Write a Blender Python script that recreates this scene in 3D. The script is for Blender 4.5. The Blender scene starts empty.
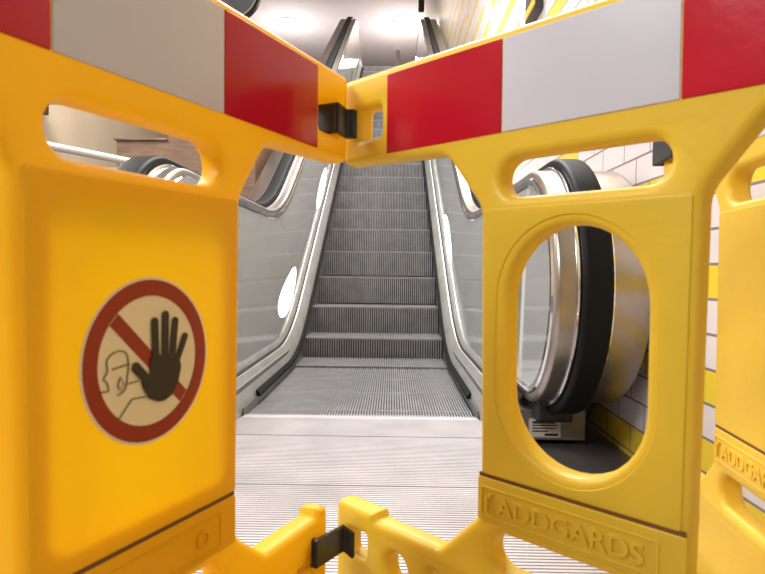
import bpy, bmesh, math, random
from mathutils import Vector, Matrix
random.seed(7)
sc = bpy.context.scene
COL = sc.collection
PI = math.pi
K = 0.9                       # scale of the barrier set
CAMZ = 0.64

# ------------------------------------------------------------------ helpers
def link(o, parent=None):
    COL.objects.link(o)
    if parent is not None:
        o.parent = parent
    return o

def obj(name, bm, m, parent=None, smooth=False, bevel=0.0, segs=2, loc=None):
    me = bpy.data.meshes.new(name)
    bmesh.ops.recalc_face_normals(bm, faces=bm.faces)
    bm.to_mesh(me); bm.free()
    if m is not None:
        me.materials.append(m)
    if smooth:
        for p in me.polygons: p.use_smooth = True
        try: me.set_sharp_from_angle(angle=math.radians(40))
        except Exception: pass
    o = bpy.data.objects.new(name, me)
    if loc is not None: o.location = loc
    link(o, parent)
    if bevel > 0:
        b = o.modifiers.new('bevel', 'BEVEL'); b.width = bevel; b.segments = segs
        b.limit_method = 'ANGLE'; b.angle_limit = math.radians(40)
    return o

def thing(name, label, cat, loc=(0, 0, 0), rotz=0, group=None):
    o = bpy.data.objects.new(name, None); o.empty_display_size = 0.1
    o.location = loc; o.rotation_euler = (0, 0, rotz)
    o['label'] = label; o['category'] = cat
    if group: o['group'] = group
    return link(o)

def tag(o, label, cat, group=None):
    o['label'] = label; o['category'] = cat
    if group: o['group'] = group
    return o

def struct(o):
    o['kind'] = 'structure'
    return o

def box(bm, x0, x1, y0, y1, z0, z1):
    vs = [bm.verts.new(p) for p in ((x0,y0,z0),(x1,y0,z0),(x1,y1,z0),(x0,y1,z0),(x0,y0,z1),(x1,y0,z1),(x1,y1,z1),(x0,y1,z1))]
    for f in ((3,2,1,0),(4,5,6,7),(0,1,5,4),(1,2,6,5),(2,3,7,6),(3,0,4,7)):
        bm.faces.new([vs[i] for i in f])

def boxbm(*a):
    bm = bmesh.new(); box(bm, *a); return bm

def tube(bm, pts, r, n=10, caps=True):
    pts = [Vector(p) for p in pts]
    rings = []
    for i, p in enumerate(pts):
        t = (pts[min(i+1, len(pts)-1)] - pts[max(i-1, 0)]).normalized()
        a = Vector((0, 0, 1)) if abs(t.z) < 0.9 else Vector((1, 0, 0))
        u = t.cross(a).normalized(); v = t.cross(u).normalized()
        rings.append([bm.verts.new(p + r*(math.cos(2*PI*k/n)*u + math.sin(2*PI*k/n)*v)) for k in range(n)])
    for a, b in zip(rings, rings[1:]):
        for k in range(n):
            bm.faces.new((a[k], a[(k+1) % n], b[(k+1) % n], b[k]))
    if caps:
        bm.faces.new(rings[0][::-1]); bm.faces.new(rings[-1])

def prism_xy(bm, poly, z0, z1):
    a = [bm.verts.new((x, y, z0)) for x, y in poly]; b = [bm.verts.new((x, y, z1)) for x, y in poly]
    bm.faces.new(a[::-1]); bm.faces.new(b)
    n = len(poly)
    for i in range(n):
        bm.faces.new((a[i], a[(i+1) % n], b[(i+1) % n], b[i]))

def prism_yz(bm, poly, x0, x1):
    a = [bm.verts.new((x0, y, z)) for y, z in poly]; b = [bm.verts.new((x1, y, z)) for y, z in poly]
    bm.faces.new(a[::-1]); bm.faces.new(b)
    n = len(poly)
    for i in range(n):
        bm.faces.new((a[i], a[(i+1) % n], b[(i+1) % n], b[i]))

def prism_xz(bm, poly, y0, y1):
    a = [bm.verts.new((x, y0, z)) for x, z in poly]; b = [bm.verts.new((x, y1, z)) for x, z in poly]
    bm.faces.new(a[::-1]); bm.faces.new(b)
    n = len(poly)
    for i in range(n):
        bm.faces.new((a[i], a[(i+1) % n], b[(i+1) % n], b[i]))

def round_poly(pts, seg=6):
    """pts = [(x,y,r)] -> list of (x,y) with rounded corners"""
    out = []; n = len(pts)
    for i in range(n):
        p = Vector(pts[i][:2]); r = pts[i][2]
        a = Vector(pts[i-1][:2]); b = Vector(pts[(i+1) % n][:2])
        if r <= 0: out.append(tuple(p)); continue
        u = (a-p).normalized(); v = (b-p).normalized()
        ang = math.acos(max(-1, min(1, u.dot(v))))
        d = r/math.tan(ang/2)
        d = min(d, 0.49*(a-p).length, 0.49*(b-p).length); r = d*math.tan(ang/2)
        c = p + (u+v).normalized()*(r/math.sin(ang/2))
        s = p+u*d-c; e = p+v*d-c
        a0 = math.atan2(s.y, s.x); a1 = math.atan2(e.y, e.x)
        da = (a1-a0+PI) % (2*PI) - PI
        for k in range(seg+1):
            t = a0+da*k/seg
            out.append((c.x+r*math.cos(t), c.y+r*math.sin(t)))
    return out

def sheet(name, loops, thick, bevel, m, parent, y_front=0.0, bres=3):
    """extruded 2D outline (first loop) with holes; loops in (u,z); front face at local y=y_front facing -y"""
    cu = bpy.data.curves.new(name, 'CURVE'); cu.dimensions = '2D'; cu.fill_mode = 'BOTH'
    for lp in loops:
        s = cu.splines.new('POLY'); s.points.add(len(lp)-1)
        for q, (x, y) in zip(s.points, lp): q.co = (x, y, 0, 1)
        s.use_cyclic_u = True
    cu.extrude = max(thick/2-bevel, 0.0); cu.bevel_depth = bevel; cu.bevel_resolution = bres; cu.offset = -bevel
    tmp = bpy.data.objects.new('tmp', cu); COL.objects.link(tmp)
    dg = bpy.context.evaluated_depsgraph_get()
    me = bpy.data.meshes.new_from_object(tmp.evaluated_get(dg))
    bpy.data.objects.remove(tmp); bpy.data.curves.remove(cu)
    me.name = name
    bm = bmesh.new(); bm.from_mesh(me); bpy.data.meshes.remove(me)
    bmesh.ops.remove_doubles(bm, verts=bm.verts, dist=1e-5)
    for v in bm.verts:
        x, y, z = v.co
        v.co = (x, y_front + thick/2 - z, y)
    return obj(name, bm, m, parent, smooth=True)

def text_mesh(name, body, width, height, depth, m, parent, center, y_front):
    cu = bpy.data.curves.new(name, 'FONT'); cu.body = body; cu.size = 1; cu.extrude = 0.5; cu.offset = 0.012
    cu.align_x = 'CENTER'; cu.align_y = 'CENTER'
    tmp = bpy.data.objects.new('tmp', cu); COL.objects.link(tmp)
    dg = bpy.context.evaluated_depsgraph_get()
    me = bpy.data.meshes.new_from_object(tmp.evaluated_get(dg))
    bpy.data.objects.remove(tmp); bpy.data.curves.remove(cu)
    bm = bmesh.new(); bm.from_mesh(me); bpy.data.meshes.remove(me)
    xs = [v.co.x for v in bm.verts]; ys = [v.co.y for v in bm.verts]
    w = max(xs)-min(xs); h = max(ys)-min(ys); cx = (max(xs)+min(xs))/2; cy = (max(ys)+min(ys))/2
    for v in bm.verts:
        x, y, z = v.co
        v.co = (center[0]+(x-cx)/w*width, y_front-(z+0.5)*depth, center[1]+(y-cy)/h*height)
    return obj(name, bm, m, parent)

# ------------------------------------------------------------------ materials
def mat(name, col, rough=0.5, metal=0.0, bump=0.0, bscale=40, var=0.0, vscale=6, spec=0.5, coat=0.0, sss=0.0, stretch=None):
    m = bpy.data.materials.new(name); m.use_nodes = True
    nt = m.node_tree; b = nt.nodes['Principled BSDF']
    b.inputs['Base Color'].default_value = (*col, 1); b.inputs['Roughness'].default_value = rough
    b.inputs['Metallic'].default_value = metal; b.inputs['Specular IOR Level'].default_value = spec
    b.inputs['Coat Weight'].default_value = coat
    tc = nt.nodes.new('ShaderNodeTexCoord'); mp = nt.nodes.new('ShaderNodeMapping')
    nt.links.new(tc.outputs['Object'], mp.inputs['Vector'])
    if stretch: mp.inputs['Scale'].default_value = stretch
    if var > 0:
        n = nt.nodes.new('ShaderNodeTexNoise'); n.inputs['Scale'].default_value = vscale; n.inputs['Detail'].default_value = 5
        nt.links.new(mp.outputs['Vector'], n.inputs['Vector'])
        r = nt.nodes.new('ShaderNodeMapRange'); r.inputs['From Min'].default_value = 0.3; r.inputs['From Max'].default_value = 0.7
        r.inputs['To Min'].default_value = 1-var; r.inputs['To Max'].default_value = 1+var
        nt.links.new(n.outputs['Fac'], r.inputs['Value'])
        mx = nt.nodes.new('ShaderNodeMix'); mx.data_type = 'RGBA'; mx.blend_type = 'MULTIPLY'
        mx.inputs['Factor'].default_value = 1; mx.inputs['A'].default_value = (*col, 1)
        nt.links.new(r.outputs['Result'], mx.inputs['B']); nt.links.new(mx.outputs['Result'], b.inputs['Base Color'])
    if bump > 0:
        n = nt.nodes.new('ShaderNodeTexNoise'); n.inputs['Scale'].default_value = bscale; n.inputs['Detail'].default_value = 4
        nt.links.new(mp.outputs['Vector'], n.inputs['Vector'])
        bp = nt.nodes.new('ShaderNodeBump'); bp.inputs['Strength'].default_value = bump; bp.inputs['Distance'].default_value = 0.01
        nt.links.new(n.outputs['Fac'], bp.inputs['Height']); nt.links.new(bp.outputs['Normal'], b.inputs['Normal'])
    if sss > 0:
        b.inputs['Subsurface Weight'].default_value = sss; b.inputs['Subsurface Radius'].default_value = (0.03, 0.015, 0.004)
    return m

def emit(name, col, strength):
    m = bpy.data.materials.new(name); m.use_nodes = True
    b = m.node_tree.nodes['Principled BSDF']
    b.inputs['Base Color'].default_value = (*col, 1)
    b.inputs['Emission Color'].default_value = (*col, 1); b.inputs['Emission Strength'].default_value = strength
    return m

M = {}
def plastic(name, col, var, vscale, f=0.42):
    m = mat(name, col, 0.42, bump=0.06, bscale=90, var=var, vscale=vscale)
    nt = m.node_tree; b = nt.nodes['Principled BSDF']; out = nt.nodes['Material Output']
    tr = nt.nodes.new('ShaderNodeBsdfTranslucent'); mx = nt.nodes.new('ShaderNodeMixShader'); mx.inputs[0].default_value = f
    tr.inputs['Color'].default_value = (min(1, col[0]*1.15), col[1]*1.15, col[2], 1)
    nt.links.new(b.outputs[0], mx.inputs[1]); nt.links.new(tr.outputs[0], mx.inputs[2]); nt.links.new(mx.outputs[0], out.inputs['Surface'])
    return m
M['yellow_deep'] = plastic('yellow_deep', (0.90, 0.58, 0.010), 0.05, 4, 0.40)
M['yellow_thin'] = plastic('yellow_thin', (0.92, 0.66, 0.010), 0.05, 4, 0.50)
M['yellow'] = plastic('yellow', (0.82, 0.58, 0.04), 0.07, 5, 0.25)
M['yellow_pale'] = plastic('yellow_pale', (0.84, 0.58, 0.05), 0.07, 5, 0.25)
M['shade_strip'] = mat('groove_shade', (0.16, 0.07, 0.008), 0.8)  # groove shade put into a dark brown colour
M['red'] = mat('red_film', (0.44, 0.008, 0.020), 0.2, bump=0.12, bscale=14, var=0.06, spec=0.25)
M['white_film'] = mat('white_film', (0.54, 0.53, 0.56), 0.3, bump=0.03, bscale=10, var=0.03, spec=0.25)
M['black'] = mat('black_plastic', (0.012, 0.012, 0.015), 0.4, bump=0.05)
M['rubber'] = mat('black_rubber', (0.006, 0.006, 0.006), 0.55, bump=0.02, bscale=200, spec=0.15)
M['sticker_white'] = mat('sticker_cream', (0.78, 0.66, 0.42), 0.45)
M['sticker_red'] = mat('sticker_red', (0.28, 0.016, 0.007), 0.4)
M['sticker_black'] = mat('sticker_black', (0.018, 0.014, 0.010), 0.5)
M['sticker_line'] = mat('sticker_line', (0.16, 0.12, 0.06), 0.5)
M['tread'] = mat('step_aluminium', (0.30, 0.29, 0.29), 0.42, 0.5, var=0.2, vscale=9)
M['groove'] = mat('step_groove', (0.012, 0.012, 0.013), 0.7)
M['panel'] = mat('balustrade_steel', (0.84, 0.86, 0.84), 0.10, 0.68, bump=0.035, bscale=5, var=0.05, vscale=3)
M['chrome'] = mat('polished_steel', (0.85, 0.84, 0.84), 0.10, 1.0)
M['brushed'] = mat('brushed_steel', (0.42, 0.375, 0.33), 0.30, 1.0, var=0.10, vscale=5, stretch=(1, 1, 1))
M['deck'] = mat('deck_steel', (0.52, 0.51, 0.48), 0.38, 0.75, var=0.12, vscale=8)
M['skirt'] = mat('skirt_steel', (0.22, 0.215, 0.21), 0.4, 0.7)
M['plate'] = mat('landing_aluminium', (0.50, 0.465, 0.465), 0.45, 0.15, var=0.13, vscale=5, bump=0.02, bscale=60)
M['plate_gap'] = mat('landing_groove', (0.22, 0.20, 0.20), 0.6, 0.1)
M['dark_floor'] = mat('dark_stone_floor', (0.07, 0.065, 0.065), 0.35, var=0.25, vscale=5)
M['ceiling'] = mat('ceiling_plaster', (0.56, 0.495, 0.50), 0.8, var=0.03, vscale=1)
M['beige'] = mat('beige_plaster', (0.68, 0.56, 0.42), 0.8, var=0.04, vscale=2)
M['brown'] = mat('brown_stone', (0.20, 0.115, 0.07), 0.5, var=0.3, vscale=6, stretch=(1, 1, 6))
M['white'] = mat('white_paint', (0.8, 0.79, 0.78), 0.4)
M['grey_dark'] = mat('dark_grey_metal', (0.05, 0.047, 0.05), 0.45, 0.3)
M['blue_dark'] = mat('dark_blue_face', (0.26, 0.31, 0.40), 0.3)
M['lamp'] = emit('lamp_glow', (1.0, 0.98, 0.98), 14)
M['inset'] = emit('reflection_glow', (1.0, 1.0, 1.0), 2.2)  # glow that paints light reflections onto the balustrade steel
M['label_grey'] = mat('label_paper', (0.55, 0.52, 0.48), 0.5)

def tile_mat():
    m = bpy.data.materials.new('wall_tiles'); m.use_nodes = True
    nt = m.node_tree; b = nt.nodes['Principled BSDF']; L = nt.links
    tc = nt.nodes.new('ShaderNodeTexCoord'); sp = nt.nodes.new('ShaderNodeSeparateXYZ'); cb = nt.nodes.new('ShaderNodeCombineXYZ')
    L.new(tc.outputs['Object'], sp.inputs[0]); L.new(sp.outputs['Y'], cb.inputs['X']); L.new(sp.outputs['Z'], cb.inputs['Y'])
    br = nt.nodes.new('ShaderNodeTexBrick'); L.new(cb.outputs[0], br.inputs['Vector'])
    br.inputs['Color1'].default_value = (0, 0, 0, 1); br.inputs['Color2'].default_value = (1, 1, 1, 1); br.inputs['Mortar'].default_value = (0, 0, 0, 1)
    br.inputs['Scale'].default_value = 1.0; br.inputs['Mortar Size'].default_value = 0.004; br.inputs['Mortar Smooth'].default_value = 0.1
    br.inputs['Bias'].default_value = 0; br.inputs['Brick Width'].default_value = 0.23; br.inputs['Row Height'].default_value = 0.095
    br.offset = 0.5
    def math_(op, a, bb):
        n = nt.nodes.new('ShaderNodeMath'); n.operation = op
        for i, v in enumerate((a, bb)):
            if v is None: continue
            if isinstance(v, (int, float)): n.inputs[i].default_value = v
            else: L.new(v, n.inputs[i])
        return n.outputs[0]
    row = math_('FLOOR', math_('DIVIDE', sp.outputs['Z'], 0.095), None)
    inrow = math_('LESS_THAN', math_('MODULO', row, 3.0), 0.5)
    rnd = br.outputs['Color']
    y1 = math_('MULTIPLY', inrow, math_('GREATER_THAN', rnd, 0.22))
    y2 = math_('GREATER_THAN', rnd, 0.93)
    y0 = math_('LESS_THAN', sp.outputs['Z'], 0.095)
    isy = math_('MAXIMUM', math_('MAXIMUM', y1, y2), y0)
    mx = nt.nodes.new('ShaderNodeMix'); mx.data_type = 'RGBA'
    mx.inputs['A'].default_value = (0.70, 0.63, 0.63, 1); mx.inputs['B'].default_value = (0.78, 0.56, 0.04, 1); L.new(isy, mx.inputs['Factor'])
    m2 = nt.nodes.new('ShaderNodeMix'); m2.data_type = 'RGBA'; L.new(mx.outputs['Result'], m2.inputs['A'])
    m2.inputs['B'].default_value = (0.22, 0.19, 0.18, 1); L.new(br.outputs['Fac'], m2.inputs['Factor'])
    L.new(m2.outputs['Result'], b.inputs['Base Color']); b.inputs['Roughness'].default_value = 0.3
    return m
M['tiles'] = tile_mat()

# ------------------------------------------------------------------ escalator
EX = -0.13                                   # centre line
COMB = 2.69
SL = 0.577
YTOP, ZTOP = 12.4, 0.343 + 0.577*(12.4-4.77)  # where the incline ends

def zb(y):
    """nosing line height along the run, with easing at both ends"""
    def soft(t, w): # smooth ramp max(0,t)
        if t <= -w: return 0.0
        if t >= w: return t
        return (t+w)**2/(4*w)
    return SL*(soft(y-4.18, 0.45) - soft(y-YTOP, 0.6))

esc = thing('escalator', 'long stopped escalator with grooved grey steps and polished steel sides', 'escalator', (EX, 0, 0))

# steps
def step_mesh():
    bm = bmesh.new()
    n = 80; pitch = 1.0/n
    for i in range(n):
        x0 = -0.5+i*pitch; x1 = x0+pitch*0.54
        box(bm, x0, x1, 0.0, 0.396, -0.012, 0.0)
    n = 58; pitch = 1.0/n
    for i in range(n):
        x0 = -0.5+i*pitch; x1 = x0+pitch*0.50
        box(bm, x0, x1, 0.0, 0.010, -0.222, -0.012)
    for f in bm.faces: f.material_index = 0
    k = len(bm.faces)
    box(bm, -0.5, 0.5, 0.006, 0.398, -0.222, -0.011)
    bm.faces.ensure_lookup_table()
    for f in list(bm.faces)[k:]: f.material_index = 1
    # smooth nosing bar on the step edge
    k = len(bm.faces)
    box(bm, -0.5, 0.5, 0.0, 0.014, -0.010, -0.0015)
    me = bpy.data.meshes.new('step'); bm.to_mesh(me); bm.free()
    me.materials.append(M['tread']); me.materials.append(M['groove'])
    return me
smesh = step_mesh()
noses = [(2.38, 0.0), (2.78, 0.0), (3.18, 0.0), (3.58, 0.0), (3.98, 0.012), (4.39, 0.15), (4.79, 0.352)]
y, z = 4.79, 0.352
while y < YTOP+1.6:
    y += 0.4
    z = max(z, 0.352+0.231*(y-4.79)/0.4) if y < YTOP else zb(YTOP+1.5)
    noses.append((y, z))
for (y, z) in noses[1:]:
    o = bpy.data.objects.new('step', smesh); o.location = (0, y, z-0.004); link(o, esc)

o = bpy.data.objects.new('step', smesh); o.location = (0, 2.58, -0.004); o.scale = (1, 0.495, 1); link(o, esc)

# landing plates (ribbed across)
def plate(y0, y1, x0, x1, pitch):
    bm = bmesh.new()
    n = int((y1-y0)/pitch)
    for i in range(n):
        a = y0+i*pitch
        box(bm, x0, x1, a, a+pitch*0.62, 0.004, 0.009)
    k = len(bm.faces)
    box(bm, x0, x1, y0, y1-0.0015, -0.02, 0.0045)
    for f in list(bm.faces)[k:]: f.material_index = 1
    o = struct(obj('floor_plate', bm, M['plate'], None, loc=(EX, 0, 0))); o.data.materials.append(M['plate_gap'])
    return o
plate(2.30, 2.57, -0.6, 0.6, 0.006)
plate(1.77, 2.2985, -0.6, 0.6, 0.0145)
plate(0.75, 1.767, -1.0, 0.95, 0.0145)
plate(-0.3, 0.747, -1.0, 0.95, 0.0145)
bm = bmesh.new()                              # comb plate with teeth reaching over the first step
prism_yz(bm, [(2.57, -0.02), (2.640, -0.006), (2.640, 0.003), (2.57, 0.0085)], -0.505, 0.505)
for i in range(80):
    x0 = -0.5+(i+0.62)/80
    box(bm, x0, x0+0.0035, 2.63, 2.665, -0.006, 0.003)
obj('comb_plate', bm, M['plate'], esc)

# path of the balustrade cap (YZ): newel front, flat, incline, flat, upper newel
NR, NY, NZ = 0.425, 2.29, 0.585               # newel centre/radius of the steel cap surface
HB = NZ+NR                                    # cap height above the nosing line (1.01)
ENDY = YTOP+1.6
def cap_path():
    P = []
    P.append((NY+0.25, NZ-NR))
    for i in range(33):
        a = -PI/2 - PI*i/32
        P.append((NY+NR*math.cos(a), NZ+NR*math.sin(a)))
    yy = NY+0.25
    while yy < ENDY-0.05:
        if not (5.3 < yy < YTOP-1.0) or (round(yy*100) % 80) < 10:
            P.append((yy, zb(yy)+HB))
        yy += 0.1
    zc = zb(ENDY)+NZ
    for i in range(25):
        a = PI/2 - PI*i/24
        P.append((ENDY+NR*math.cos(a), zc+NR*math.sin(a)))
    return P
PATH = cap_path()
def frames(P):
    F = []
    for i, p in enumerate(P):
        a = P[max(i-1, 0)]; b = P[min(i+1, len(P)-1)]
        t = Vector((b[0]-a[0], b[1]-a[1])).normalized()
        F.append((Vector(p), Vector((-t.y, t.x))))
    return F
# outward normal: path starts below the newel going to -y and up, so outward is to the right of travel on the way round -> flip
FR = []
for p, n in frames(PATH):
    FR.append((p, n))
# check orientation on the top run (normal must point up)
def sweep(bm, section, side, closed=True, fr=None):
    """section = [(x from centre, n)] ; side +1 right, -1 left"""
    rings = []
    for p, n in (fr or FR):
        rings.append([bm.verts.new((side*x, p.x+n.x*h, p.y+n.y*h)) for x, h in section])
    m = len(section)
    for a, b in zip(rings, rings[1:]):
        for k in range(m if closed else m-1):
            bm.faces.new((a[k], a[(k+1) % m], b[(k+1) % m], b[k]))
    if closed:
        bm.faces.new(rings[0]); bm.faces.new(rings[-1][::-1])

XI0, XI1, XO = 0.597, 0.640, 0.930            # inner panel bottom/top, outer face
for side, sname in ((-1, 'left'), (1, 'right')):
    # steel cap
    bm = bmesh.new()
    sec = round_poly([(XI1-0.01, -0.05, 0), (XI1-0.01, 0.0, 0.018), (XO, 0.0, 0.018), (XO, -0.05, 0)], 4)
    sweep(bm, sec, side)
    obj('cap', bm, M['brushed'], esc, smooth=True)
    # polished guide rails both sides of the handrail
    for xc in (0.697, 0.803):
        bm = bmesh.new()
        sec = [(xc-0.005, -0.005), (xc-0.005, 0.010), (xc-0.003, 0.013), (xc+0.003, 0.013), (xc+0.005, 0.010), (xc+0.005, -0.005)]
        sweep(bm, sec, side)
        obj('guide_rail', bm, M['chrome'], esc, smooth=True)
    bm = bmesh.new()                          # polished inner edge moulding
    sec = [(XI1-0.010, -0.06), (XI1-0.016, -0.054), (XI1-0.016, -0.034), (XI1-0.010, -0.028), (XI1-0.002, -0.034), (XI1-0.002, -0.06)]
    sweep(bm, sec, side)
    obj('edge_moulding', bm, M['chrome'], esc, smooth=True)
    # handrail
    bm = bmesh.new()
    sec = round_poly([(0.704, 0.004, 0.004), (0.704, 0.042, 0.016), (0.796, 0.042, 0.016), (0.796, 0.004, 0.004)], 5)
    sweep(bm, sec, side)
    obj('handrail', bm, M['rubber'], esc, smooth=True)
    # newel half discs (inner face) as part of the panels, plus outer cladding
    bm = bmesh.new()
    half = [(NY+(NR-0.045)*math.cos(-PI/2-PI*i/24), NZ+(NR-0.045)*math.sin(-PI/2-PI*i/24)) for i in range(25)]
    poly = half + [(NY+0.12, NZ+NR-0.045), (NY+0.40, 0.17), (NY+0.05, 0.17)]
    a, b = sorted((side*(XI1-0.006), side*(XI1+0.03)))
    prism_yz(bm, poly, a, b)
    obj('newel_panel', bm, M['panel'], esc)
    # inner panels, sheared so the joints stand square to the incline
    def top_pt(yy): return (XI1-0.004, yy, zb(yy)+HB-0.05)
    def bot_pt(yy):
        return (XI0, yy, zb(yy)+0.165)
    def lean(yy):
        s = (zb(yy+0.3)-zb(yy-0.3))/0.6
        return 0.12+0.36*s/SL
    y0 = NY-0.0
    cuts = [y0+0.0]
    while cuts[-1] < ENDY: cuts.append(cuts[-1]+0.62)
    for c0, c1 in zip(cuts, cuts[1:]):
        bm = bmesh.new(); rows = []
        N = 10
        for i in range(N+1):
            yt = c0 + (c1-0.007-c0)*i/N
            yb_ = yt+lean(yt)+0.16
            tp = Vector(top_pt(yt)); bp = Vector(bot_pt(yb_))
            col = []
            for j in range(7):
                q = bp.lerp(tp, j/6)
                col.append((q, 0))
            rows.append([bm.verts.new((side*q.x, q.y, q.z)) for q, _ in col])
        for r0, r1 in zip(rows, rows[1:]):
            for j in range(6):
                bm.faces.new((r0[j], r0[j+1], r1[j+1], r1[j]))
        o = obj('balustrade_panel', bm, M['panel'], esc)
        sm = o.modifiers.new('thick', 'SOLIDIFY'); sm.thickness = 0.012; sm.offset = 0
    # inner carcass behind the panels (light edges seen in the joints)
    bm = bmesh.new(); rings = []
    yy = NY+0.2
    while yy < ENDY:
        rings.append([bm.verts.new((side*x, yy, zb(yy)+h)) for x, h in ((XI0+0.016, 0.10), (XI1+0.02, HB-0.045), (XO-0.02, HB-0.045), (XO-0.02, 0.0-(0.9 if yy > 5.5 else 0.0)))])
        yy += 0.1
    for r0, r1 in zip(rings, rings[1:]):
        for j in range(4):
            bm.faces.new((r0[j], r0[(j+1) % 4], r1[(j+1) % 4], r1[j]))
    bm.faces.new(rings[0][::-1]); bm.faces.new(rings[-1])
    obj('carcass', bm, M['white'], esc)
    # outer cladding plate
    bm = bmesh.new()
    top = [(p.x, p.y-0.045) for p, n in FR if NY <= p.x <= ENDY and p.y > zb(p.x)+0.6]
    top.sort()
    low = [(yq, zb(yq)-(0.95 if yq > 6.0 else 0.0)*min(1, max(0, (yq-6.0)/1.0)) - 0.0) for yq, _ in top][::-1]
    disc = [(NY+(NR-0.04)*math.cos(PI/2+PI*i/24), NZ+(NR-0.04)*math.sin(PI/2+PI*i/24)) for i in range(1, 24)]
    a, b = sorted((side*(XO-0.018), side*(XO-0.004)))
    prism_yz(bm, disc[::-1] + top + low, a, b)
    obj('outer_cladding', bm, M['brushed'], esc)
    # base plinth under the newel with end face
    bm = bmesh.new()
    a, b = sorted((side*0.53, side*0.87))
    box(bm, a, b, NY+0.02, 5.2, 0.0, 0.118)
    obj('plinth', bm, M['skirt'], esc, bevel=0.004)
    # black handrail inlet box
    a, b = sorted((side*0.665, side*0.80))
    obj('handrail_inlet', boxbm(a, b, NY-0.06, NY+0.28, 0.085, 0.185), M['black'], esc, bevel=0.012)
    # inner decking: lower tier, deck_seam, upper tier
    def strip(name, m, pts, ya, yb2, st=0.1):
        bm = bmesh.new(); rings = []; yy = ya
        while yy < yb2+1e-6:
            rings.append([bm.verts.new((side*x, yy, zb(yy)+h)) for x, h in pts]); yy += st
        k = len(pts)
        for r0, r1 in zip(rings, rings[1:]):
            for j in range(k):
                bm.faces.new((r0[j], r0[(j+1) % k], r1[(j+1) % k], r1[j]))
        bm.faces.new(rings[0][::-1]); bm.faces.new(rings[-1])
        return obj(name, bm, m, esc, smooth=True)
    strip('skirt', M['skirt'], [(0.503, -0.30), (0.503, 0.035), (0.515, 0.045), (0.53, 0.04), (0.53, -0.30)], COMB-0.08, ENDY)
    strip('skirt_brush', M['rubber'], [(0.488, 0.035), (0.490, 0.050), (0.508, 0.066), (0.512, 0.035)], COMB+0.18, ENDY)
    strip('inner_deck', M['deck'], [(0.508, 0.046), (0.512, 0.066), (0.560, 0.146), (0.570, 0.146), (0.570, -0.1), (0.53, -0.1)], NY+0.02, ENDY)
    strip('deck_seam', M['black'], [(0.568, 0.130), (0.568, 0.152), (0.578, 0.160), (0.584, 0.130)], NY+0.02, ENDY)
    strip('panel_moulding', M['deck'], [(0.576, 0.130), (0.577, 0.166), (0.592, 0.190), (0.606, 0.190), (0.606, 0.130)], NY+0.02, ENDY)
    # glowing ovals on the lower part of the panels, painting in reflected lights
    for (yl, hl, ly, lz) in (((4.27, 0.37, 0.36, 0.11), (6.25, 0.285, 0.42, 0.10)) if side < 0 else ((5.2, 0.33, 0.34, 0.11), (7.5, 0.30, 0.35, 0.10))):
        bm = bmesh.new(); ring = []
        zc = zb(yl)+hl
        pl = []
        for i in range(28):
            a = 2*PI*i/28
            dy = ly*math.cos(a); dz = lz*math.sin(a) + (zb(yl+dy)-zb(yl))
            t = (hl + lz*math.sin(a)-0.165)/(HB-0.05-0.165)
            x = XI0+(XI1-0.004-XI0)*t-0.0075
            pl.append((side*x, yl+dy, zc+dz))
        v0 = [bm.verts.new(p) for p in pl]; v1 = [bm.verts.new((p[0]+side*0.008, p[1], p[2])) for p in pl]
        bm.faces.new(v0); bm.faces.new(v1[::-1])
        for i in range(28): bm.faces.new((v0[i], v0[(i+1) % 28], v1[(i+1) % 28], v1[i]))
        obj('glow_reflection', bm, M['inset'], esc)  # glow painting in a reflected light, nothing set into the panel

# notice label on the plinth end of the right balustrade
lb = obj('notice_label', boxbm(0.655, 0.775, NY+0.0165, NY+0.0205, 0.012, 0.082), M['label_grey'], esc)
lb['label'] = 'pale printed notice label'
bm = bmesh.new()
for i, (w, h) in enumerate(((0.085, 0.008), (0.095, 0.004), (0.09, 0.004), (0.06, 0.004))):
    zz = 0.069-i*0.011
    box(bm, 0.668, 0.668+w, NY+0.0145, NY+0.0168, zz-h/2, zz+h/2)
box(bm, 0.715, 0.765, NY+0.0145, NY+0.0168, 0.018, 0.027)
obj('printed_line', bm, M['black'], lb)

# ------------------------------------------------------------------ barrier panels
T = 0.046*K
BEV = 0.0135*K
def sc_pts(pts): return [(x*K, z*K) + ((r*K,) if r is not None else ()) for x, z, r in pts]

def outline(inset=0.0, lift=0.0, hw=0.1675):
    W = 0.4870
    right = [(W, 0.36, 0.010), (W, 0.199, 0.012), (0.232, 0.189, 0.05), (hw, 0.098, 0.05),
             (hw-0.007, -0.380, 0.04), (0.236, -0.453+lift, 0.02), (0.388, -0.453+lift, 0.004), (0.393, -0.440+lift, 0.004),
             (0.4775-inset, -0.440+lift, 0.014), (0.4775-inset, -0.665, 0.012), (0.19, -0.665, 0.03), (0.15, -0.62, 0.03)]
    left = [(-x, z, r) for x, z, r in right][::-1]
    return round_poly(sc_pts(right + left), 6)

def stadium(cx, cz, hw, hh, n=10):
    r = min(hw, hh); pts = []
    if hw >= hh:
        for i in range(n+1):
            a = -PI/2+PI*i/n; pts.append(((cx+hw-r+r*math.cos(a))*K, (cz+r*math.sin(a))*K))
        for i in range(n+1):
            a = PI/2+PI*i/n; pts.append(((cx-hw+r+r*math.cos(a))*K, (cz+r*math.sin(a))*K))
    else:
        for i in range(n+1):
            a = PI*i/n; pts.append(((cx+r*math.cos(a))*K, (cz+hh-r+r*math.sin(a))*K))
        for i in range(n+1):
            a = PI+PI*i/n; pts.append(((cx+r*math.cos(a))*K, (cz-hh+r+r*math.sin(a))*K))
    return pts

def rect(x0, x1, z0, z1, r): return round_poly([(x0*K, z0*K, r*K), (x1*K, z0*K, r*K), (x1*K, z1*K, r*K), (x0*K, z1*K, r*K)], 4)

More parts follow.
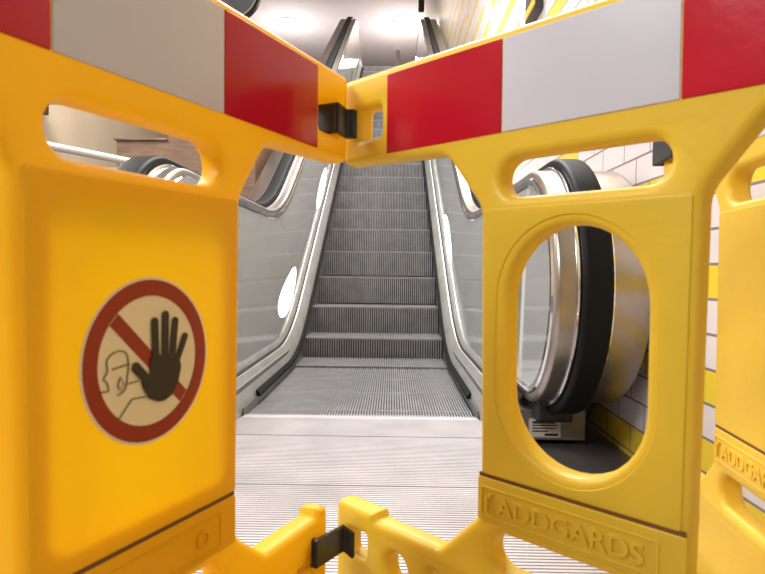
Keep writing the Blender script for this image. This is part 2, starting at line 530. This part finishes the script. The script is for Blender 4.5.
def barrier(o3, d, flip, dz, ym, stripe_mats, oval, lettering, label, inset, lift=0.0, hw=0.1675, su=0.0):
    """o3: hinge end on the ground plan, d: direction away from the hinge; flip: image-right runs towards the hinge"""
    o3 = Vector(o3)*K; d = Vector(d).normalized()
    mid = o3+d*0.4775*K
    xd = -d if flip else d
    t = thing('safety_barrier', label, 'barrier', (mid.x, mid.y, CAMZ+dz*K), math.atan2(xd.y, xd.x), 'yellow barrier panels round the escalator')
    holes = [stadium(-0.001, 0.139, 0.124, 0.0290) if oval else stadium(0, 0.138, 0.130, 0.0300), stadium(0, -0.4275, 0.132, 0.029)]
    for s in (-1, 1):
        a, b = sorted((s*(0.4775-0.093), s*(0.4775-0.034)))
        holes.append(rect(a, b, 0.243, 0.297, 0.006))
        a, b = sorted((s*(0.4775-inset-0.086), s*(0.4775-inset-0.034)))
        holes.append(rect(a, b, -0.535+lift, -0.487+lift, 0.006))
        holes.append(stadium(s*0.3355, -0.535, 0.026, 0.030))
        holes.append(stadium(s*0.245, -0.525, 0.018, 0.020))
    ov = []
    if ym == 'yellow_deep': ov = [rect(-0.128, 0.128, -0.285, 0.066, 0.02)]      # hollow behind the thin middle skin
    if oval: ov = [stadium(-0.006, -0.109, 0.1050, 0.174, 18)]
    sheet('barrier_body', [outline(inset, lift, hw)] + holes + ov, T, BEV, M[ym], t)
    # raised middle panel
    pl = [round_poly(sc_pts([(-hw+0.014, -0.311, 0.004), (hw-0.014, -0.311, 0.004), (hw-0.0095, 0.094, 0.004), (-hw+0.0095, 0.094, 0.004)]), 4)]
    if oval: pl.append(stadium(-0.006, -0.109, 0.1190, 0.188, 18))
    sheet('middle_panel', pl, 0.004, 0.0016, M['yellow_thin'] if ym == 'yellow_deep' else M[ym], t, y_front=-0.0018)
    sheet('lower_panel', [rect(-0.1540, 0.1540, -0.384, -0.3165, 0.004)], 0.004, 0.0016, M[ym], t, y_front=-0.0018)
    obj('shade_strip', boxbm(-0.152*K, 0.152*K, -0.0006, 0.002, -0.3165*K, -0.3105*K), M['shade_strip'], t)  # dark strip painting in the shade of the groove
    # striped band: red, white, red
    cuts = [q+su for q in (-0.3725, -0.1275, 0.1275, 0.3725)]
    for i in range(3):
        sheet('reflective_stripe', [rect(cuts[i]+0.0008, cuts[i+1]-0.0008, 0.207, 0.346, 0.002)], 0.003, 0.001, stripe_mats[i], t, y_front=-0.0015)
    # frame of the moulded lettering
    fr = [rect(-0.147, 0.122, -0.377, -0.330, 0.003), rect(-0.1445, 0.1195, -0.3745, -0.3325, 0.002)]
    sheet('lettering_frame', fr, 0.0024, 0.0006, M[ym], t, y_front=-0.0032)
    if lettering:
        text_mesh('moulded_lettering', 'ADDGARDS', 0.222*K, 0.027*K, 0.0026, M[ym], t, (-0.007*K, -0.3535*K), -0.0018)
        bm = bmesh.new(); box(bm, -0.137*K, -0.133*K, -0.006, -0.002, -0.367*K, -0.343*K); box(bm, -0.131*K, -0.126*K, -0.006, -0.002, -0.344*K, -0.339*K)
        obj('moulded_mark', bm, M[ym], t)
    else:
        sheet('moulded_boss', [stadium(0.085, -0.352, 0.012, 0.012, 12), stadium(0.085, -0.352, 0.008, 0.008, 12)], 0.004, 0.001, M[ym], t, y_front=-0.0045)
    for s in (-1, 1):
        a, b = sorted((s*0.30*K, s*0.42*K))
        fb = boxbm(a, b, -0.05*K, T+0.05*K, -(CAMZ+dz*K), -0.655*K)
        obj('foot', fb, M['black'], t, bevel=0.012)
    return t

LO, LD = (-0.0882, 1.141), (-0.3995, -0.9167)
RO, RD = (-0.0911, 1.1707), (0.7081, -0.7061)
tl = barrier(LO, LD, True, 0, 'yellow_deep', [M['red'], M['white_film'], M['red']], False, False,
             'deep yellow barrier panel with a round no-entry hand sticker and no oval window', 0.055, 0.016)
tr = barrier(RO, RD, False, 0, 'yellow', [M['red'], M['white_film'], M['red']], True, True,
             'yellow barrier panel with a tall oval window and bright red and white stripes', -0.022, -0.009, 0.1605, 0.0065)
t3 = barrier((0.567, 0.548), (0.093, 0.9957), True, 0.022, 'yellow_pale', [M['red'], M['white_film'], M['red']], False, True,
             'pale yellow barrier panel cut off at the right edge, behind the oval-window one', 0.0)

# prohibition sticker on the left panel (u, z in panel units)
def flat(name, loops, m, parent, y, th=0.0006):
    return sheet(name, loops, th, 0.0, m, parent, y_front=y)
SC = (-0.004, -0.107)
def circ(r, n=56): return [((SC[0]+r*math.cos(2*PI*i/n))*K, (SC[1]+1.01*r*math.sin(2*PI*i/n))*K) for i in range(n)]
y0 = -0.0025
st = flat('prohibition_sticker', [circ(0.0955)], M['sticker_white'], tl, y0)
st['label'] = 'round red and cream sticker barring entry with a raised black hand'
flat('red_ring', [circ(0.0922), circ(0.0740)], M['sticker_red'], st, y0-0.0006)
def line_poly(pts, w):
    P = [Vector(p) for p in pts]
    if len(P) > 4:                                   # soften the drawn curve
        Q = []
        for i in range(len(P)-1):
            p0, p1, p2, p3 = P[max(i-1, 0)], P[i], P[i+1], P[min(i+2, len(P)-1)]
            for k in range(5):
                t = k/5
                Q.append(0.5*((2*p1)+(p2-p0)*t+(2*p0-5*p1+4*p2-p3)*t*t+(3*p1-p0-3*p2+p3)*t**3))
        P = Q+[P[-1]]
    Lf = []; Rt = []
    for i, p in enumerate(P):
        t = (P[min(i+1, len(P)-1)]-P[max(i-1, 0)]).normalized(); n = Vector((-t.y, t.x))
        Lf.append(p+n*w/2); Rt.append(p-n*w/2)
    return [(q.x*K, q.y*K) for q in Lf+Rt[::-1]]
flat('red_slash', [line_poly([(SC[0]-0.0525, SC[1]+0.0505), (SC[0]+0.0525, SC[1]-0.0505)], 0.0165)], M['sticker_red'], st, y0-0.0006)
lines = [line_poly([(x-0.011, z-0.006) for x, z in p], 0.0015) for p in (
    [(-0.0645, -0.126), (-0.0535, -0.126), (-0.0555, -0.117), (-0.0595, -0.113), (-0.0545, -0.105), (-0.0555, -0.095), (-0.0495, -0.088), (-0.0375, -0.085), (-0.0285, -0.09), (-0.0265, -0.103), (-0.0275, -0.113), (-0.0305, -0.127), (-0.0365, -0.132), (-0.0415, -0.133)],
    [(-0.0485, -0.104), (-0.0245, -0.101)],
    [(-0.0375, -0.114), (-0.0335, -0.121), (-0.0375, -0.128), (-0.0405, -0.122), (-0.0372, -0.1145)],
    [(-0.0415, -0.162), (-0.0215, -0.141), (0.0005, -0.142)],
    [(-0.0275, -0.123), (-0.0125, -0.122)])]
for i, lp in enumerate(lines):
    flat('person_outline', [lp], M['sticker_line'], st, y0-0.0012)
def capsule(a, b, w):
    a = Vector(a); b = Vector(b); t = (b-a).normalized(); n = Vector((-t.y, t.x)); pts = []
    a0 = math.atan2(t.y, t.x)
    for i in range(9):
        q = a0-PI/2+PI*i/8; pts.append(b+Vector((math.cos(q), math.sin(q)))*w/2)
    for i in range(9):
        q = a0+PI/2+PI*i/8; pts.append(a+Vector((math.cos(q), math.sin(q)))*w/2)
    return [(p.x*K, p.y*K) for p in pts]
hand = bmesh.new()
def addpoly(bm, poly, y, th):
    prism_xz(bm, poly, y, y+th)
yh = y0-0.0018
palm = [(x-0.011, z-0.006) for x, z in [(0.0055, -0.095), (0.0505, -0.099), (0.0545, -0.114), (0.0495, -0.133), (0.0390, -0.147), (0.0270, -0.1515), (0.0165, -0.151), (0.0030, -0.145), (-0.0055, -0.132), (-0.0095, -0.122), (-0.004, -0.119), (0.0035, -0.118)]]
addpoly(hand, round_poly([(x*K, z*K, 0.004*K) for x, z in palm], 4), yh, 0.0006)
for a, b, w in (((0.0135, -0.104), (0.0115, -0.057), 0.0105), ((0.0275, -0.104), (0.0285, -0.050), 0.0105), ((0.0390, -0.104), (0.0442, -0.058), 0.0100), ((0.0470, -0.107), (0.0612, -0.078), 0.0088), ((0.004, -0.127), (-0.0165, -0.106), 0.0115)):
    a = (a[0]-0.011, a[1]-0.006); b = (b[0]-0.011, b[1]-0.006)
    addpoly(hand, capsule(a, b, w), yh-0.00002*w*1000, 0.0006)
obj('black_hand', hand, M['sticker_black'], st)

# black clips joining the panels at the corner
NL = Vector((0.9167, -0.3995)).normalized(); NR_ = Vector((-0.7061, -0.7081)).normalized()   # towards the camera side
def clip(name, z0, z1, ls, rs, dzl, label):
    lo = Vector(LO)*K; ro = Vector(RO)*K; ld = Vector(LD).normalized(); rd = Vector(RD).normalized()
    bm = bmesh.new()
    f = 0.012*K
    apex = (lo+ro)/2; m = (NL+NR_).normalized()
    poly = [(lo+ld*ls*K+NL*f, 1), (apex+m*0.020*K, 0.4), (ro+rd*rs*K+NR_*f, 0), (ro+rd*rs*K+NR_*0.0015, 0), (apex+m*0.004, 0.4), (lo+ld*ls*K+NL*0.0015, 1)]
    def prism(P):
        a = [bm.verts.new((p.x, p.y, CAMZ+(z0+w_*dzl)*K)) for p, w_ in P]; b = [bm.verts.new((p.x, p.y, CAMZ+(z1+w_*dzl)*K)) for p, w_ in P]
        bm.faces.new(a[::-1]); bm.faces.new(b)
        for q in range(len(P)):
            bm.faces.new((a[q], a[(q+1) % len(P)], b[(q+1) % len(P)], b[q]))
    prism(poly)
    for o_, d_, n_, e, w_ in ((lo, ld, NL, ls, 1), (ro, rd, NR_, rs, 0)):
        if e < 0.05: continue
        prism([(o_+d_*(e*K-0.001)+n_*f*0.9, w_), (o_+d_*(e*K-0.011)+n_*f*0.9, w_), (o_+d_*(e*K-0.011)-n_*(T+0.004), w_), (o_+d_*(e*K-0.001)-n_*(T+0.004), w_)])
    return tag(obj(name, bm, M['black'], None, bevel=0.003), label, 'clip', 'black clips of the barriers')
clip('joining_clip', 0.244, 0.298, 0.052, 0.036, 0.0, 'upper black plastic clip joining the striped bars of two barriers')
clip('joining_clip', -0.547, -0.497, 0.116, 0.040, 0.032, 'lower black plastic clip joining the bottom bars of two barriers')
# clip on the far end of the right-hand side barrier
o3 = Vector((0.567, 0.548))*K; d3 = Vector((0.093, 0.9957)).normalized(); n3 = Vector((-d3.y, d3.x))
bm = bmesh.new()
e0 = o3+d3*0.866*K; e1 = o3+d3*1.000*K
prism_xy(bm, [tuple(p) for p in (e0+n3*0.012, e1+n3*0.012, e1-n3*(T+0.012), e1-n3*(T+0.012)-d3*0.012, e1-n3*0.0-d3*0.008, e0+n3*0.0015)], CAMZ+(0.244+0.022)*K, CAMZ+(0.305+0.022)*K)
tag(obj('joining_clip', bm, M['black'], None, bevel=0.003), 'black plastic clip on a bar end seen through the right handle slot', 'clip', 'black clips of the barriers')

# ------------------------------------------------------------------ the hall
WX = 0.86
bm = bmesh.new(); box(bm, -5.2, WX+0.2, -3.5, 31, -0.3, -0.02)
struct(obj('floor', bm, M['dark_floor']))
bm = bmesh.new(); box(bm, WX, WX+0.2, -3.5, 31, -0.3, 8.4)
struct(obj('wall_right', bm, M['tiles']))
bm = bmesh.new(); box(bm, -5.2, -5.0, -3.5, 31, -0.3, 8.4)
struct(obj('wall_left', bm, M['beige']))
bm = bmesh.new(); box(bm, -5.2, WX+0.2, 30.8, 31, -0.3, 8.4)
struct(obj('wall_back', bm, M['beige']))
bm = bmesh.new(); box(bm, -5.2, WX+0.2, 8.5, 31, 8.2, 8.4)
struct(obj('ceiling', bm, M['ceiling']))
bm = bmesh.new(); box(bm, -5.0, WX, ENDY+0.6, 30.8, zb(ENDY)-0.3, zb(ENDY)-0.005)
struct(obj('floor_upper', bm, M['dark_floor']))

# ceiling downlights
def downlight(x, y, label, e):
    t = thing('ceiling_light', label, 'ceiling light', (x, y, 8.2), 0, 'round lights in the ceiling')
    bm = bmesh.new(); bmesh.ops.create_uvsphere(bm, u_segments=24, v_segments=12, radius=0.36)
    for v in bm.verts: v.co.z *= 0.55
    bmesh.ops.delete(bm, geom=[v for v in bm.verts if v.co.z > 0.001], context='VERTS')
    obj('diffuser', bm, M['lamp'], t, smooth=True)
    bm = bmesh.new(); ra = []; 
    for rr, zz in ((0.36, 0.0), (0.36, -0.03), (0.40, -0.03), (0.40, 0.0)):
        ra.append([bm.verts.new((rr*math.cos(2*PI*i/32), rr*math.sin(2*PI*i/32), zz)) for i in range(32)])
    for a, b in zip(ra, ra[1:]):
        for i in range(32): bm.faces.new((a[i], a[(i+1) % 32], b[(i+1) % 32], b[i]))
    obj('rim', bm, M['white'], t)
    return t
downlight(-3.25, 18.9, 'round glowing ceiling light above the dark red stripe, left of the escalator top', 1)
downlight(0.25, 19.0, 'round glowing ceiling light between the two escalator balustrade tops', 1)

def area(name, loc, target, sx, sy, power, col=(1, 1, 1)):
    l = bpy.data.lights.new(name, 'AREA'); l.shape = 'RECTANGLE'; l.size = sx; l.size_y = sy; l.energy = power; l.color = col
    o = bpy.data.objects.new(name, l); o.location = loc
    o.rotation_euler = (Vector(target)-Vector(loc)).to_track_quat('-Z', 'Y').to_euler()
    return link(o)
def point(name, loc, power, r=0.3, col=(1, 1, 1)):
    l = bpy.data.lights.new(name, 'POINT'); l.energy = power; l.shadow_soft_size = r; l.color = col
    o = bpy.data.objects.new(name, l); o.location = loc
    return link(o)
for x, y in ((-3.25, 18.9), (0.25, 19.0)): point('ceiling_lamp', (x, y, 6.9), 170, 0.3)
area('unseen_light', (-2.4, -0.9, 2.9), (0.4, 0.85, 0.75), 1.2, 0.8, 108, (0.97, 0.97, 1.0))
area('unseen_light', (-0.1, 4.2, 4.4), (-0.1, 3.6, 0), 1.4, 3.0, 230, (1, 0.98, 0.99))
area('unseen_light', (-0.1, 8.2, 7.0), (-0.1, 7.4, 2), 1.4, 4.0, 300, (1, 0.98, 0.99))
area('unseen_light', (-3.6, 7.0, 4.6), (-5.0, 8.6, 2.2), 1.2, 1.2, 110, (1, 0.93, 0.82))
area('unseen_light', (-3.2, 3.2, 3.4), (-2.2, 2.0, 0.6), 1.5, 2.0, 185, (1, 0.96, 0.90))  # unseen light added to shine through the left barrier panel from behind

# stone parapet to the left of the escalator
t = thing('stone_parapet', 'brown stone parapet with a stepped top beside the left balustrade', 'parapet', (-1.65, 5.0, 0))
bm = bmesh.new()
prism_xz(bm, [(-0.62, -0.02), (0.52, -0.02), (0.52, 1.78), (-0.20, 1.78), (-0.20, 1.68), (-0.62, 1.68)], 0.0, 3.0)
obj('stone_block', bm, M['brown'], t)
bm = bmesh.new(); box(bm, -0.64, -0.20, -0.02, 3.0, 1.68, 1.70); box(bm, -0.20, 0.53, -0.02, 3.0, 1.78, 1.80)
obj('coping', bm, M['brown'], t, bevel=0.004)

# steel guard rail on the far left
t = thing('guard_rail', 'white steel guard rail before the beige wall, seen through the left handle slot', 'railing', (0, 0, 0))
bm = bmesh.new(); tube(bm, [(-2.35, 1.7, 1.235), (-1.45, 3.5, 1.235)], 0.020, 12); obj('top_rail', bm, M['white'], t, smooth=True)
bm = bmesh.new(); tube(bm, [(-2.35, 1.72, 1.165), (-1.45, 3.52, 1.165)], 0.012, 10); obj('lower_rail', bm, M['grey_dark'], t, smooth=True)
for x, y in ((-2.3, 1.8), (-1.5, 3.4)):
    bm = bmesh.new(); tube(bm, [(x, y, -0.02), (x, y, 1.23)], 0.022, 12); obj('post', bm, M['white'], t, smooth=True)

# small lamp bracket on the beige wall
t = thing('wall_bracket', 'small dark bracket with a white top on the beige wall', 'bracket', (-5.0, 8.4, 2.8))
obj('bracket_body', boxbm(0, 0.18, -0.12, 0.12, -0.05, 0.12), M['brown'], t, bevel=0.01)
obj('bracket_top', boxbm(0, 0.7, -0.2, 0.2, 0.12, 0.18), M['white'], t, bevel=0.01)

# round sign hanging at upper left
t = thing('round_sign', 'round dark blue sign with white ring and black rim hanging from the ceiling', 'sign', (-3.55, 13.2, 6.6))
def disc_bm(r, y0, y1, r_in=0.0, n=64):
    bm = bmesh.new(); rings = []
    for rr, yy in ((r_in, y0), (r, y0), (r, y1), (r_in, y1)):
        rings.append([bm.verts.new((rr*math.cos(2*PI*i/n), yy, rr*math.sin(2*PI*i/n))) for i in range(n)])
    rings.append(rings[0])
    for a, b in zip(rings, rings[1:]):
        for i in range(n):
            bm.faces.new((a[i], a[(i+1) % n], b[(i+1) % n], b[i]))
    return bm
def solid_disc(r, y0, y1, n=64):
    bm = bmesh.new(); prism_xz(bm, [(r*math.cos(2*PI*i/n), r*math.sin(2*PI*i/n)) for i in range(n)], y0, y1); return bm
obj('face', solid_disc(0.58, 0.0, 0.06), M['blue_dark'], t)
obj('white_ring', disc_bm(0.62, -0.02, 0.06, 0.575), M['white'], t)
obj('black_rim', disc_bm(0.68, -0.03, 0.09, 0.615), M['grey_dark'], t)
bm = bmesh.new(); tube(bm, [(0, 0.04, 0.66), (0, 0.04, 1.60)], 0.03); obj('hanger', bm, M['grey_dark'], t)

# fittings on the tiled wall
t = thing('wall_cabinet', 'dark grey cabinet high on the tiled wall above the white stripe', 'cabinet', (WX, 3.72, 2.17))
obj('cabinet_body', boxbm(-0.05, 0, -0.13, 0.13, 0.0, 1.0), M['grey_dark'], t, bevel=0.005)
obj('cabinet_band', boxbm(-0.053, -0.049, -0.13, 0.13, 0.02, 0.07), M['yellow'], t)
t = thing('hanging_fixture', 'slim dark fixture hanging by the top of the right balustrade', 'fixture', (0.62, 14.6, 6.75))
obj('fixture_body', boxbm(-0.07, 0.07, -0.07, 0.07, 0, 0.5), M['grey_dark'], t, bevel=0.03)
bm = bmesh.new(); tube(bm, [(0, 0, 0.45), (0, 0, 1.46)], 0.03); obj('fixture_stem', bm, M['grey_dark'], t)
t = thing('bollard', 'slim white bollard on the upper landing between the balustrade tops', 'bollard', (0.08, 14.9, zb(ENDY)-0.005))
obj('bollard_post', boxbm(-0.05, 0.05, -0.05, 0.05, 0, 1.20), M['white'], t, bevel=0.015)
obj('bollard_foot', boxbm(-0.09, 0.09, -0.09, 0.09, 0, 0.03), M['grey_dark'], t, bevel=0.005)

# ------------------------------------------------------------------ world, camera, view
w = bpy.data.worlds.new('world'); sc.world = w; w.use_nodes = True
bg = w.node_tree.nodes['Background']; bg.inputs['Color'].default_value = (1.0, 1.0, 1.0, 1); bg.inputs['Strength'].default_value = 0.20

cam = bpy.data.cameras.new('camera'); cam.sensor_width = 36; cam.lens = 610/765*36; cam.clip_start = 0.02; cam.clip_end = 200
cam.dof.use_dof = True; cam.dof.focus_distance = 3.6; cam.dof.aperture_fstop = 10
co = bpy.data.objects.new('camera', cam); link(co)
yaw = math.atan(9.5/610); pitch = math.atan(17/610)
co.matrix_world = Matrix.Translation((0, 0, CAMZ)) @ Matrix.Rotation(yaw, 4, 'Z') @ Matrix.Rotation(PI/2-pitch, 4, 'X') @ Matrix.Rotation(math.radians(0.6), 4, 'Z')
sc.camera = co
sc.view_settings.view_transform = 'Standard'; sc.view_settings.look = 'None'
sc.view_settings.gamma = 1; sc.view_settings.exposure = 0.0; sc.view_settings.use_curve_mapping = False
